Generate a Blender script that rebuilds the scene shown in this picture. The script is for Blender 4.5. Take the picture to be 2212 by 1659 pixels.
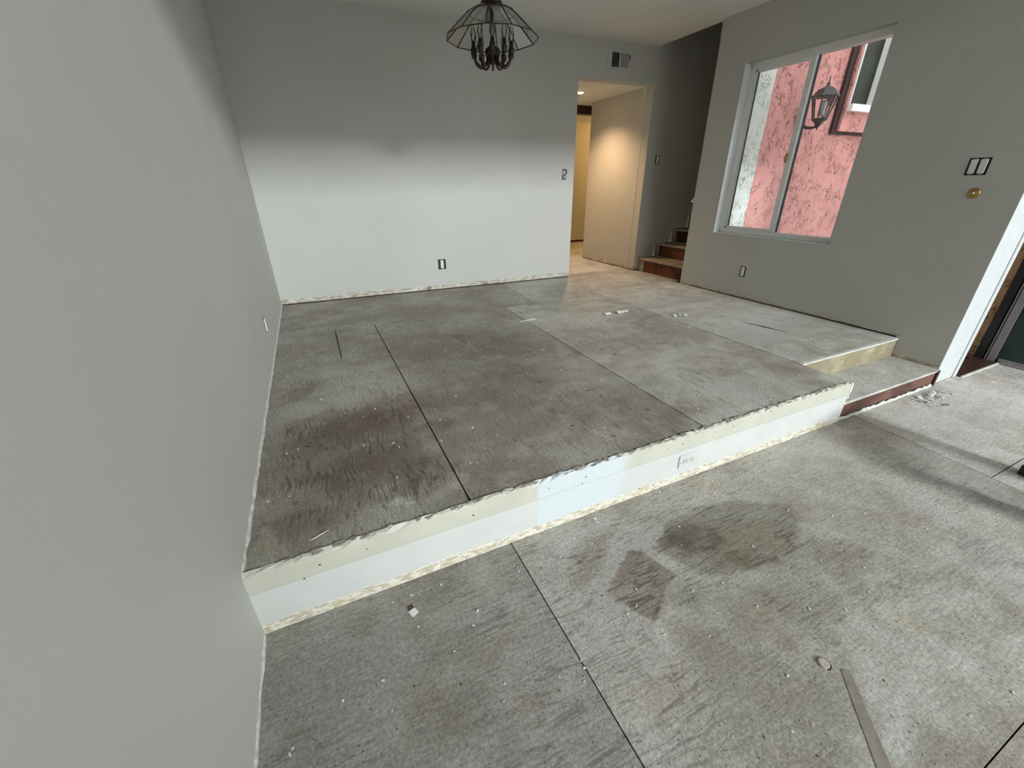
import bpy, bmesh, math, random
from mathutils import Matrix, Vector, Euler

# ------------------------------------------------------------------ scene, camera, world, lights
for o in list(bpy.data.objects):
    bpy.data.objects.remove(o)
SC = bpy.context.scene
COL = SC.collection
rnd = random.Random(7)
PI = math.pi

cam_d = bpy.data.cameras.new('camera')
cam = bpy.data.objects.new('camera', cam_d)
COL.objects.link(cam)
cam_d.sensor_width = 36.0
cam_d.lens = 36.0 * 888.64 / 2212.0
cam_d.clip_start = 0.02
YAW, PITCH, ROLL = 0.43186912, 0.45033112, -0.00979669
_f = Vector((math.sin(YAW) * math.cos(PITCH), math.cos(YAW) * math.cos(PITCH), -math.sin(PITCH)))
_r = Vector((math.cos(YAW), -math.sin(YAW), 0))
_u = _r.cross(_f)
_r2 = _r * math.cos(ROLL) + _u * math.sin(ROLL)
_u2 = -_r * math.sin(ROLL) + _u * math.cos(ROLL)
cam.matrix_world = Matrix(((_r2.x, _u2.x, -_f.x, 0.387), (_r2.y, _u2.y, -_f.y, -1.151),
                           (_r2.z, _u2.z, -_f.z, 1.07), (0, 0, 0, 1)))
SC.camera = cam

world = bpy.data.worlds.new('overcast_sky')
SC.world = world
world.use_nodes = True
_bg = world.node_tree.nodes['Background']
_bg.inputs[0].default_value = (0.93, 0.97, 1.0, 1)
_bg.inputs[1].default_value = 2.7

def area_light(name, loc, target, sx, sy, power, color=(1, 1, 1)):
    d = bpy.data.lights.new(name, 'AREA')
    d.shape = 'RECTANGLE'
    d.size, d.size_y, d.energy, d.color = sx, sy, power, color
    o = bpy.data.objects.new(name, d)
    COL.objects.link(o)
    o.location = loc
    o.rotation_euler = (Vector(target) - Vector(loc)).to_track_quat('-Z', 'Y').to_euler()
    return o

# daylight: a bright patch of sky low over the back garden, reaching in through the tall rear window wall
area_light('daylight_rear_sky', (4.7, -14.0, 5.75), (2.5, 1.5, 1.2), 2.2, 1.9, 2250, (0.90, 0.975, 1.0))
for _n, _l, _t, _sx, _sy in (('portal_rear_window', (3.75, -5.13, 1.875), (3.75, 0, 1.875), 4.3, 4.05), ('portal_front_door', (4.93, 0.15, 0.8), (4.93, -1, 0.8), 0.60, 2.1), ('portal_side_window', (6.31, -2.82, 1.15), (0, -2.82, 1.15), 3.15, 2.1)):
    _p = area_light(_n, _l, _t, _sx, _sy, 1)
    _p.data.cycles.is_portal = True

SC.view_settings.view_transform = 'Standard'
SC.view_settings.look = 'None'
SC.view_settings.gamma = 1.0
SC.view_settings.use_curve_mapping = False
SC.view_settings.exposure = 0.0
SC.cycles.max_bounces = 4
SC.cycles.diffuse_bounces = 3
SC.cycles.adaptive_threshold = 0.1
SC.cycles.adaptive_min_samples = 16
SC.cycles.caustics_reflective = False
SC.cycles.caustics_refractive = False

# ------------------------------------------------------------------ mesh helpers
class G:
    def __init__(s, M=None):
        s.v, s.f, s.M = [], [], M
    def add(s, vs, fs, M=None):
        b = len(s.v)
        for p in vs:
            p = Vector(p)
            if M is not None: p = M @ p
            if s.M is not None: p = s.M @ p
            s.v.append(p)
        s.f += [tuple(b + i for i in q) for q in fs]
        return s
    def box(s, lo, hi, M=None):
        x0, y0, z0 = lo; x1, y1, z1 = hi
        return s.add([(x0, y0, z0), (x1, y0, z0), (x1, y1, z0), (x0, y1, z0), (x0, y0, z1), (x1, y0, z1), (x1, y1, z1), (x0, y1, z1)],
                     [(0, 3, 2, 1), (4, 5, 6, 7), (0, 1, 5, 4), (1, 2, 6, 5), (2, 3, 7, 6), (3, 0, 4, 7)], M)
    def prism(s, poly, z0, z1, M=None):
        n = len(poly)
        vs = [(p[0], p[1], z0) for p in poly] + [(p[0], p[1], z1) for p in poly]
        fs = [tuple(range(n - 1, -1, -1)), tuple(range(n, 2 * n))]
        fs += [(i, (i + 1) % n, n + (i + 1) % n, n + i) for i in range(n)]
        return s.add(vs, fs, M)
    def tube(s, pts, r, n=8, M=None, cap=True):
        pts = [Vector(p) for p in pts]
        rs = r if isinstance(r, (list, tuple)) else [r] * len(pts)
        vs, fs = [], []
        side = None
        for i, p in enumerate(pts):
            t = (pts[min(i + 1, len(pts) - 1)] - pts[max(i - 1, 0)]).normalized()
            if side is None:
                side = t.orthogonal().normalized()
            else:
                side = (side - t * side.dot(t)).normalized()
            b = t.cross(side)
            for k in range(n):
                a = 2 * PI * k / n
                vs.append(p + (side * math.cos(a) + b * math.sin(a)) * rs[i])
        for i in range(len(pts) - 1):
            for k in range(n):
                k2 = (k + 1) % n
                fs.append((i * n + k, i * n + k2, (i + 1) * n + k2, (i + 1) * n + k))
        if cap:
            fs.append(tuple(range(n - 1, -1, -1)))
            fs.append(tuple((len(pts) - 1) * n + k for k in range(n)))
        return s.add(vs, fs, M)
    def lathe(s, prof, n=16, M=None, a0=0.0):
        vs, fs = [], []
        for (r, z) in prof:
            for k in range(n):
                a = a0 + 2 * PI * k / n
                vs.append((r * math.cos(a), r * math.sin(a), z))
        for i in range(len(prof) - 1):
            for k in range(n):
                k2 = (k + 1) % n
                fs.append((i * n + k, i * n + k2, (i + 1) * n + k2, (i + 1) * n + k))
        if prof[0][0] > 1e-6: fs.append(tuple(range(n - 1, -1, -1)))
        if prof[-1][0] > 1e-6: fs.append(tuple((len(prof) - 1) * n + k for k in range(n)))
        return s.add(vs, fs, M)
    def build(s, name, mat, parent=None, bevel=0, smooth=False, **kw):
        me = bpy.data.meshes.new(name)
        me.from_pydata([tuple(p) for p in s.v], [], s.f)
        bm = bmesh.new(); bm.from_mesh(me)
        bmesh.ops.remove_doubles(bm, verts=bm.verts, dist=1e-6)
        bmesh.ops.recalc_face_normals(bm, faces=bm.faces)
        bm.to_mesh(me); bm.free()
        me.materials.append(mat)
        if smooth:
            for p in me.polygons: p.use_smooth = True
        o = bpy.data.objects.new(name, me)
        COL.objects.link(o)
        if parent is not None:
            o.parent = parent
            o.matrix_parent_inverse = Matrix.Translation(parent.location).inverted()
        if bevel:
            m = o.modifiers.new('bevel', 'BEVEL')
            m.width = bevel; m.segments = 2; m.limit_method = 'ANGLE'
        tag(o, **kw)
        return o

def tag(o, label=None, category=None, group=None, kind=None):
    if label: o['label'] = label
    if category: o['category'] = category
    if group: o['group'] = group
    if kind: o['kind'] = kind
    return o

def thing(name, loc=(0, 0, 0), **kw):
    o = bpy.data.objects.new(name, None)
    COL.objects.link(o)
    o.location = loc
    o.empty_display_size = 0.05
    return tag(o, **kw)

# ------------------------------------------------------------------ material helpers
class NT:
    def __init__(s, name):
        s.m = bpy.data.materials.new(name)
        s.m.use_nodes = True
        s.t = s.m.node_tree
        s.bsdf = s.t.nodes['Principled BSDF']
        s._pos = None
    def n(s, typ, **props):
        nd = s.t.nodes.new(typ)
        for k, v in props.items(): setattr(nd, k, v)
        return nd
    def put(s, sock, val):
        if val is None: return
        if isinstance(val, bpy.types.NodeSocket): s.t.links.new(val, sock)
        else:
            if sock.type == 'RGBA' and len(val) == 3: val = (*val, 1)
            sock.default_value = val
    @property
    def pos(s):
        if s._pos is None: s._pos = s.n('ShaderNodeNewGeometry').outputs['Position']
        return s._pos
    def math(s, op, a, b=None, c=None, clamp=False):
        nd = s.n('ShaderNodeMath', operation=op, use_clamp=clamp)
        s.put(nd.inputs[0], a); s.put(nd.inputs[1], b)
        if c is not None: s.put(nd.inputs[2], c)
        return nd.outputs[0]
    def vmath(s, op, a, b=None):
        nd = s.n('ShaderNodeVectorMath', operation=op)
        s.put(nd.inputs[0], a)
        if b is not None: s.put(nd.inputs[1], b)
        return nd.outputs['Value'] if op in ('LENGTH', 'DISTANCE', 'DOT_PRODUCT') else nd.outputs[0]
    def noise(s, scale, detail=3, rough=0.55, vec=None, dist=0.0, color=False):
        nd = s.n('ShaderNodeTexNoise')
        s.put(nd.inputs['Vector'], s.pos if vec is None else vec)
        nd.inputs['Scale'].default_value = scale
        nd.inputs['Detail'].default_value = detail
        nd.inputs['Roughness'].default_value = rough
        nd.inputs['Distortion'].default_value = dist
        return nd.outputs['Color' if color else 0]
    def mapping(s, vec, loc=(0, 0, 0), rot=(0, 0, 0), scale=(1, 1, 1), typ='POINT'):
        nd = s.n('ShaderNodeMapping', vector_type=typ)
        s.put(nd.inputs['Vector'], vec)
        nd.inputs['Location'].default_value = loc
        nd.inputs['Rotation'].default_value = rot
        nd.inputs['Scale'].default_value = scale
        return nd.outputs[0]
    def ss(s, v, lo, hi, a=0.0, b=1.0):
        nd = s.n('ShaderNodeMapRange', interpolation_type='SMOOTHSTEP')
        s.put(nd.inputs[0], v)
        for i, q in zip((1, 2, 3, 4), (lo, hi, a, b)): s.put(nd.inputs[i], q)
        return nd.outputs[0]
    def mix(s, fac, a, b, blend='MIX'):
        nd = s.n('ShaderNodeMix', data_type='RGBA', blend_type=blend)
        s.put(nd.inputs[0], fac); s.put(nd.inputs[6], a); s.put(nd.inputs[7], b)
        return nd.outputs[2]
    def sep(s, vec):
        nd = s.n('ShaderNodeSeparateXYZ'); s.put(nd.inputs[0], vec); return nd.outputs
    def blob(s, vec, x, y, rx, ry, rot=0.0, soft=0.5, z=0.0, rz=100.0):
        q = s.vmath('LENGTH', s.mapping(vec, (x, y, z), (0, 0, rot), (rx, ry, rz), 'TEXTURE'))
        return s.ss(q, 1.0 + soft * 0.4, 1.0 - soft)
    def rect(s, vec, x, y, hx, hy, rot=0.0, soft=0.1):
        q = s.sep(s.vmath('ABSOLUTE', s.mapping(vec, (x, y, 0), (0, 0, rot), (hx, hy, 100), 'TEXTURE')))
        return s.ss(s.math('MAXIMUM', q[0], q[1]), 1.0 + soft * 0.5, 1.0 - soft * 0.5)
    def poly(s, vec, pts, soft=0.012):
        """mask of a convex polygon lying in the floor plane"""
        cx, cy = sum(p[0] for p in pts) / len(pts), sum(p[1] for p in pts) / len(pts)
        d = None
        for i, (x0, y0) in enumerate(pts):
            x1, y1 = pts[(i + 1) % len(pts)]
            n = Vector((y1 - y0, x0 - x1)); n.normalize()
            if n.x * (cx - x0) + n.y * (cy - y0) < 0: n = -n
            e = s.math('SUBTRACT', s.vmath('DOT_PRODUCT', vec, (n.x, n.y, 0)), n.x * x0 + n.y * y0)
            d = e if d is None else s.math('MINIMUM', d, e)
        return s.ss(d, -soft * 0.5, soft)
    def bump(s, h, strength=0.3, dist=0.01, normal=None):
        nd = s.n('ShaderNodeBump')
        nd.inputs['Strength'].default_value = strength
        nd.inputs['Distance'].default_value = dist
        s.put(nd.inputs['Height'], h)
        s.put(nd.inputs['Normal'], normal)
        return nd.outputs[0]
    def fin(s, color, rough=0.6, normal=None, metal=0.0, spec=0.4, **kw):
        b = s.bsdf.inputs
        s.put(b['Base Color'], color); s.put(b['Roughness'], rough); s.put(b['Normal'], normal)
        s.put(b['Metallic'], metal); s.put(b['Specular IOR Level'], spec)
        for k, v in kw.items(): s.put(b[k.replace('_', ' ')], v)
        return s.m

def srgb(r, g, b):
    return tuple(((c / 255) / 12.92 if c / 255 <= 0.04045 else ((c / 255 + 0.055) / 1.055) ** 2.4) for c in (r, g, b))

def plain(name, color, rough=0.5, metal=0.0, spec=0.4, mottle=0.06, scale=18.0):
    t = NT(name)
    n = t.noise(scale, 4)
    c = t.mix(t.ss(n, 0.3, 0.7), tuple(v * (1 - mottle) for v in color), tuple(min(1, v * (1 + mottle)) for v in color))
    return t.fin(c, rough, None, metal, spec)

def paint(name, color, bump=0.10, torn=None, step=None):
    """orange-peel painted drywall; torn = height of a stripped band of torn paper along the bottom"""
    t = NT(name)
    peel = t.noise(95, 2, 0.5)
    big = t.noise(1.4, 2)
    c = t.mix(t.ss(big, 0.3, 0.7), tuple(v * 0.975 for v in color), tuple(v * 1.02 for v in color))
    rough = 0.62
    h = peel
    if torn:
        z0, hh = torn
        z = t.sep(t.pos)[2]
        if step:                                  # beyond y = step[0] the foot of the wall drops to z = step[1]
            z = t.math('SUBTRACT', z, t.math('MULTIPLY', t.math('LESS_THAN', t.sep(t.pos)[1], step[0]), step[1]))
        jag = t.noise(9, 4, 0.7)
        top = t.math('ADD', z0 + hh * 0.72, t.math('MULTIPLY', t.math('SUBTRACT', jag, 0.5), hh * 1.1))
        m = t.math('MULTIPLY', t.ss(t.math('SUBTRACT', top, z), -0.003, 0.004), t.math('GREATER_THAN', z, z0 - 0.012))
        n1 = t.noise(14, 5, 0.75, t.mapping(t.pos, scale=(1, 1, 3)))
        n2 = t.noise(5, 3, 0.6)
        tc = t.mix(t.ss(n1, 0.42, 0.6), srgb(170, 160, 142), srgb(212, 209, 199))
        tc = t.mix(t.ss(n2, 0.58, 0.70), tc, srgb(142, 126, 106))
        c = t.mix(m, c, tc)
        h = t.math('SUBTRACT', peel, t.math('MULTIPLY', m, t.math('MULTIPLY', n1, 2.0)))
    return t.fin(c, rough, t.bump(h, bump, 0.004), 0, 0.3)

def floor_mat(name, base_l, base_d, patches, grain_axis, seed, brown=0.5, rough=0.55, wavy=0.06):
    """dusty, worn plywood subfloor with old paint haze, grain lines and specks"""
    t = NT(name)
    off = t.vmath('ADD', t.pos, (seed * 7.3, seed * 3.1, 0))
    warp = t.vmath('SUBTRACT', t.noise(2.6, 2, 0.6, off, color=True), (0.5, 0.5, 0.5))
    w2 = t.vmath('SUBTRACT', t.noise(13, 2, 0.6, off, color=True), (0.5, 0.5, 0.5))
    small = t.vmath('ADD', t.pos, t.vmath('MULTIPLY', w2, (0.05, 0.05, 0.0)))
    pd = t.vmath('ADD', t.vmath('ADD', t.pos, t.vmath('MULTIPLY', warp, (0.24, 0.24, 0.0))), t.vmath('MULTIPLY', w2, (0.13, 0.13, 0.0)))
    n_big = t.noise(1.5, 3, 0.62, off)
    n_mid = t.noise(7.0, 4, 0.68, off)
    n_fine = t.noise(95, 2, 0.75, off)
    c = t.mix(t.ss(n_big, 0.36, 0.66), base_d, base_l)
    c = t.mix(t.math('MULTIPLY', t.ss(n_mid, 0.45, 0.75), 0.5), c, tuple(v * 1.22 for v in base_l))
    # bare brownish wood wear
    br = t.noise(2.1, 3, 0.7, t.vmath('ADD', off, (11, 4, 2)))
    brm = t.math('MULTIPLY', t.ss(br, 0.53, 0.70), brown)
    c = t.mix(brm, c, srgb(116, 98, 84))
    gmask = t.math('MULTIPLY', t.ss(br, 0.62, 0.42), 0.55)
    # wear and painted daylight as large stains
    for kind, args, colr, stg, gr in patches:
        m = t.blob(pd, *args) if kind == 'b' else t.poly(small, *args)
        m2 = t.math('MULTIPLY', m, t.ss(n_mid, 0.30, 0.58, 0.35, 1.0)) if kind == 'b' else t.math('MULTIPLY', m, t.ss(n_mid, 0.30, 0.62, 0.6, 1.0))
        c = t.mix(t.math('MULTIPLY', m2, stg), c, colr)
        if gr:
            gmask = t.math('ADD', gmask, t.math('MULTIPLY', m, gr), clamp=True)
    # thin grain cracks
    sc = (5.0, 46.0, 5.0) if grain_axis == 'x' else (46.0, 5.0, 5.0)
    wq = t.vmath('ADD', t.pos, t.vmath('MULTIPLY', warp, (wavy, wavy, 0.0)))
    gw = t.noise(1.0, 1, 0.5, t.mapping(wq, scale=sc))
    g = t.math('MULTIPLY', t.math('MULTIPLY', t.ss(t.math('ABSOLUTE', t.math('SUBTRACT', gw, 0.5)), 0.050, 0.012), t.ss(n_mid, 0.62, 0.46)), gmask)
    c = t.mix(t.math('MULTIPLY', g, 0.75), c, tuple(v * k for v, k in zip(base_d, (0.34, 0.30, 0.26))))
    sc2 = (16.0, 150.0, 5.0) if grain_axis == 'x' else (150.0, 16.0, 5.0)
    g2 = t.ss(t.noise(1.0, 2, 0.7, t.mapping(t.pos, scale=sc2)), 0.30, 0.70)
    c = t.mix(0.20, c, t.mix(g2, (0.45, 0.44, 0.42), (1.5, 1.5, 1.5)), 'MULTIPLY')
    c = t.mix(0.55, c, t.mix(t.ss(n_fine, 0.28, 0.72), (0.60, 0.59, 0.58), (1.38, 1.38, 1.38)), 'MULTIPLY')
    # dark grit
    c = t.mix(t.math('MULTIPLY', t.ss(t.noise(120, 0, 0.4, t.vmath('ADD', off, (5, 5, 5))), 0.775, 0.81), 0.7), c, (0.03, 0.028, 0.025))
    return t.fin(c, t.ss(n_mid, 0.3, 0.7, rough - 0.1, rough + 0.1), t.bump(n_fine, 0.35, 0.004), 0, 0.35)

def stucco(name, color, dark, scale=9.0):
    t = NT(name)
    w = t.noise(4, 3, 0.6, color=True)
    p = t.vmath('ADD', t.pos, t.vmath('MULTIPLY', t.vmath('SUBTRACT', w, (0.5, 0.5, 0.5)), (0.25, 0.25, 0.25)))
    lace = t.noise(scale, 3, 0.6, t.mapping(p, scale=(1.5, 1.5, 0.8)), 1.4)
    ridge = t.math('ABSOLUTE', t.math('SUBTRACT', lace, 0.5))
    gate = t.ss(t.noise(7.5, 2), 0.42, 0.55)
    line = t.math('MULTIPLY', t.ss(ridge, 0.042, 0.012), gate)
    base = t.mix(t.ss(t.noise(2.5, 4, 0.6), 0.3, 0.7), tuple(v * 0.9 for v in color), tuple(min(1, v * 1.08) for v in color))
    c = t.mix(t.math('MULTIPLY', line, 0.8), base, dark)
    h = t.math('SUBTRACT', t.math('MULTIPLY', t.noise(60, 3), 0.4), t.math('MULTIPLY', line, 1.0))
    return t.fin(c, 0.85, t.bump(h, 0.5, 0.01), 0, 0.2)

def glass(name, tint=(1, 1, 1), mixf=0.9):
    """thin pane: mostly clear with a faint reflection"""
    t = NT(name)
    tr = t.n('ShaderNodeBsdfTransparent'); tr.inputs[0].default_value = (*tint, 1)
    gl = t.n('ShaderNodeBsdfGlossy'); gl.inputs['Roughness'].default_value = 0.03
    fr = t.n('ShaderNodeFresnel'); fr.inputs[0].default_value = 1.5
    mx = t.n('ShaderNodeMixShader')
    t.put(mx.inputs[0], t.math('MULTIPLY', fr.outputs[0], mixf))
    t.t.links.new(tr.outputs[0], mx.inputs[1]); t.t.links.new(gl.outputs[0], mx.inputs[2])
    t.t.links.new(mx.outputs[0], t.t.nodes['Material Output'].inputs[0])
    return t.m

def emit(name, color, strength):
    t = NT(name)
    return t.fin(color, 0.5, Emission_Color=color, Emission_Strength=strength)

WALL = (0.54, 0.537, 0.497)
ZL = -0.265                                   # lower floor level (platform top is z = 0)
M_wall = paint('wall_paint', WALL)
M_wall_back = paint('wall_paint_torn_bottom', WALL, torn=(0.0, 0.075))
M_wall_right = paint('wall_paint_window_wall', WALL, bump=0.2, torn=(0.0, 0.035), step=(0.305, -0.145))
M_wall_hall = paint('wall_paint_hall', WALL, torn=(0.0, 0.06))
M_ceiling = paint('ceiling_paint', (0.80, 0.805, 0.77), bump=0.12)
M_trim = plain('white_trim_paint', (0.83, 0.85, 0.84), 0.4, mottle=0.03)
M_vinyl = plain('white_vinyl', (0.86, 0.865, 0.84), 0.35, mottle=0.02)
M_black = plain('black_box', (0.012, 0.012, 0.013), 0.5)
M_gap = plain('dark_sill_plate', (0.05, 0.03, 0.022), 0.8)
M_sub = plain('dark_joist_cavity', (0.02, 0.017, 0.015), 0.9)
M_plastic = plain('white_plastic', (0.78, 0.79, 0.77), 0.35, mottle=0.02)
M_brass = plain('brass', (0.42, 0.29, 0.11), 0.32, metal=0.85)
M_bronze = plain('dark_bronze', (0.035, 0.022, 0.016), 0.38, metal=0.6)
M_lead = plain('dark_leading', (0.02, 0.018, 0.017), 0.5, metal=0.3)
M_iron = plain('dark_lantern_metal', (0.055, 0.058, 0.056), 0.5, metal=0.4)
M_glass = glass('window_glass')
M_shade = glass('lamp_shade_glass', (0.955, 0.965, 0.95), 0.5)
M_bulb = glass('clear_bulb_glass', (0.96, 0.97, 0.97), 1.0)
M_debris = plain('plaster_crumb', (0.72, 0.71, 0.67), 0.8)
M_paper = plain('paper_scrap', (0.75, 0.75, 0.72), 0.7)
M_wooddark = plain('dark_stained_wood', (0.045, 0.022, 0.014), 0.4)

# ------------------------------------------------------------------ floors
DARKB = srgb(86, 76, 64); OLIVE = srgb(98, 90, 74); BROWN = srgb(112, 88, 72); DUST = srgb(176, 175, 168); PALE = srgb(205, 204, 196)
up_stains = [
    ('p', ([(0.086, 0.949), (0.326, 1.019), (0.687, 0.844), (0.698, 0.449), (0.676, 0.169), (0.645, 0.107), (0.521, 0.068), (0.278, 0.254), (0.082, 0.422)], 0.05), srgb(100, 88, 76), 0.45, 0.75),
    ('b', (1.330, 1.596, 0.62, 0.55, 0.2, 0.7), OLIVE, 0.62, 0.1),
    ('b', (1.347, 0.839, 0.42, 0.30, 0.0, 0.8), OLIVE, 0.5, 0.1),
    ('b', (0.642, 0.866, 0.30, 0.20, 0.5, 0.8), BROWN, 0.55, 0.3),
    ('b', (0.351, 0.749, 0.30, 0.20, 0.1, 0.7), srgb(96, 78, 66), 0.65, 0.6),
    ('b', (0.397, 0.403, 0.28, 0.14, 0.2, 0.7), srgb(92, 74, 62), 0.7, 0.7),
    ('b', (0.602, 0.270, 0.16, 0.12, 0.2, 0.7), srgb(84, 70, 60), 0.6, 0.5),
    ('b', (0.180, 1.306, 0.12, 0.10, 0.2, 0.8), srgb(92, 84, 74), 0.6, 0.3),
    ('b', (0.241, 0.176, 0.25, 0.15, 0.0, 0.8), srgb(104, 96, 86), 0.5, 0.8),
    ('b', (0.808, 0.600, 0.10, 0.09, 0.2, 0.8), srgb(108, 82, 68), 0.6, 0.0),
    ('b', (2.003, 0.150, 0.16, 0.07, 0.2, 0.7), srgb(102, 78, 68), 0.5, 0.0),
    ('b', (0.698, 2.636, 0.45, 0.12, 0.0, 0.9), OLIVE, 0.4, 0.0),
    ('b', (1.858, 1.177, 0.06, 0.42, -0.25, 0.9), DUST, 0.6, -0.6),
    ('b', (1.866, 0.585, 0.09, 0.40, -0.1, 0.9), DUST, 0.4, -0.4),
    ('b', (0.510, 0.100, 0.05, 0.035, 0.0, 0.9), PALE, 0.7, -0.5),
    ('b', (2.249, 2.340, 0.09, 0.05, 0.4, 0.5), PALE, 0.75, -0.5),
    ('b', (2.243, 2.583, 0.07, 0.05, 0.0, 0.7), PALE, 0.5, -0.5),
    ('b', (3.201, 1.458, 0.14, 0.09, 0.0, 0.9), DUST, 0.65, -0.5),
    ('b', (3.251, 1.870, 0.3, 0.12, 0.3, 0.9), DUST, 0.5, -0.5),
    ('b', (3.487, 0.819, 0.4, 0.25, 0.0, 0.9), DUST, 0.45, -0.4),
    ('b', (2.574, 0.240, 0.3, 0.16, 0.0, 0.9), DUST, 0.5, -0.4),
    ('b', (0.054, 0.089, 0.045, 0.10, 0.0, 0.4), srgb(158, 155, 138), 0.8, -0.5),
    ('b', (0.130, 0.042, 0.03, 0.03, 0.0, 0.4), srgb(158, 155, 138), 0.7, -0.5),
    ('b', (0.642, 0.065, 0.07, 0.06, 0.0, 0.8), srgb(132, 128, 118), 0.6, -0.5),
]

lo_stains_daylight = [  # wear marks plus pale blobs that paint daylight onto the boards
    ('b', (2.963, -0.444, 0.75, 0.55, 0.0, 0.9), srgb(204, 200, 193), 0.62, -0.2),  # pale wash painting brighter daylight over the right boards
    ('b', (2.158, -0.963, 0.55, 0.35, 0.0, 0.9), srgb(200, 198, 191), 0.5, -0.2),  # the same painted daylight, nearer the camera
    ('b', (1.874, -0.064, 0.17, 0.05, 0.3, 0.8), srgb(150, 138, 118), 0.5, 0.3),
    ('b', (1.934, -0.150, 0.06, 0.03, 0.3, 0.8), srgb(166, 146, 116), 0.6, 0.0),
    ('p', ([(1.413, -0.282), (1.560, -0.205), (1.741, -0.190), (1.900, -0.205), (2.180, -0.356), (2.064, -0.475), (1.934, -0.538), (1.686, -0.554), (1.517, -0.490), (1.434, -0.387)], 0.03), srgb(122, 116, 98), 0.75, 0.75),
    ('b', (1.608, -0.315, 0.12, 0.08, 0.1, 0.6), srgb(84, 78, 64), 0.8, 0.5),
    ('b', (1.702, -0.440, 0.08, 0.05, 0.1, 0.7), srgb(98, 90, 74), 0.6, 0.3),
    ('b', (1.581, -0.632, 0.10, 0.08, 0.3, 0.8), srgb(138, 132, 110), 0.5, 0.3),
    ('b', (1.419, -0.493, 0.09, 0.07, 0.0, 0.5), srgb(140, 136, 118), 0.55, 0.6),
    ('p', ([(1.187, -0.109), (1.347, -0.127), (1.343, -0.211), (1.155, -0.290), (1.052, -0.371), (0.997, -0.304), (1.094, -0.177)], 0.05), srgb(126, 114, 100), 0.65, 0.7),
    ('p', ([(1.299, -0.254), (1.367, -0.294), (1.397, -0.417), (1.354, -0.445), (1.199, -0.531), (1.103, -0.373)], 0.012), srgb(126, 110, 96), 0.85, 0.75),
    ('p', ([(1.236, -0.234), (1.307, -0.247), (1.106, -0.374), (1.019, -0.373)], 0.010), srgb(166, 164, 157), 0.9, -1.0),
    ('p', ([(1.294, -0.225), (1.528, -0.184), (1.515, -0.242), (1.413, -0.282), (1.296, -0.258)], 0.012), srgb(166, 164, 157), 0.85, -1.0),
    ('p', ([(1.101, -0.376), (1.197, -0.532), (1.156, -0.550), (1.059, -0.389)], 0.012), srgb(168, 164, 158), 0.7, -1.0),
    ('b', (0.723, -0.628, 0.10, 0.05, 0.2, 0.9), srgb(128, 108, 96), 0.5, 0.0),
    ('b', (1.102, -0.704, 0.16, 0.06, 0.2, 0.9), srgb(142, 126, 116), 0.4, 0.4),
    ('b', (2.838, -0.815, 0.16, 0.12, -0.3, 0.9), srgb(206, 200, 190), 0.5, -0.3),  # painted streak of light beside the stool shadow
    ('b', (0.308, -0.123, 0.08, 0.05, 0.0, 0.8), srgb(112, 98, 88), 0.5, 0.0),
    ('b', (0.714, -0.401, 0.12, 0.06, 0.3, 0.9), srgb(118, 102, 92), 0.45, 0.0),
    ('b', (0.514, -0.530, 0.16, 0.09, 0.2, 0.9), srgb(106, 98, 90), 0.45, 0.2),
    ('b', (0.887, -0.589, 0.06, 0.03, 0.5, 0.8), srgb(176, 174, 166), 0.55, -0.6),
    ('b', (0.054, -0.089, 0.012, 0.03, 0.0, 0.6), srgb(176, 170, 148), 0.8, 0.0),
    ('b', (3.058, -0.203, 0.25, 0.06, -0.2, 0.8), srgb(164, 146, 120), 0.55, 0.0),
    ('b', (2.550, -0.647, 0.10, 0.05, -0.6, 0.8), srgb(150, 126, 112), 0.5, 0.0),
    ('b', (2.094, -0.652, 0.18, 0.06, 0.1, 0.9), srgb(140, 128, 116), 0.35, 0.2),
    ('b', (2.012, -0.948, 0.025, 0.13, 0.35, 0.8), srgb(168, 144, 112), 0.6, 0.0),
    ('b', (1.841, -0.996, 0.35, 0.14, 0.0, 0.9), srgb(190, 190, 182), 0.45, -0.4),  # pale blob painting the bright sheen around the floor strip
    ('b', (1.549, -1.017, 0.20, 0.10, 0.2, 0.9), srgb(198, 200, 192), 0.5, -0.4),  # painted sheen, paler core
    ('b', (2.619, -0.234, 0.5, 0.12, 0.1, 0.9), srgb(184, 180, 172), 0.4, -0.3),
    ('b', (4.152, -0.309, 0.7, 0.30, 0.0, 0.9), srgb(196, 194, 188), 0.5, -0.5),  # daylight by the front door, painted as a pale blob
    ('b', (0.172, -0.222, 0.35, 0.2, 0.0, 0.9), srgb(140, 138, 132), 0.55, -0.8),  # broad soft grey patch at the far left
]


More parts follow.
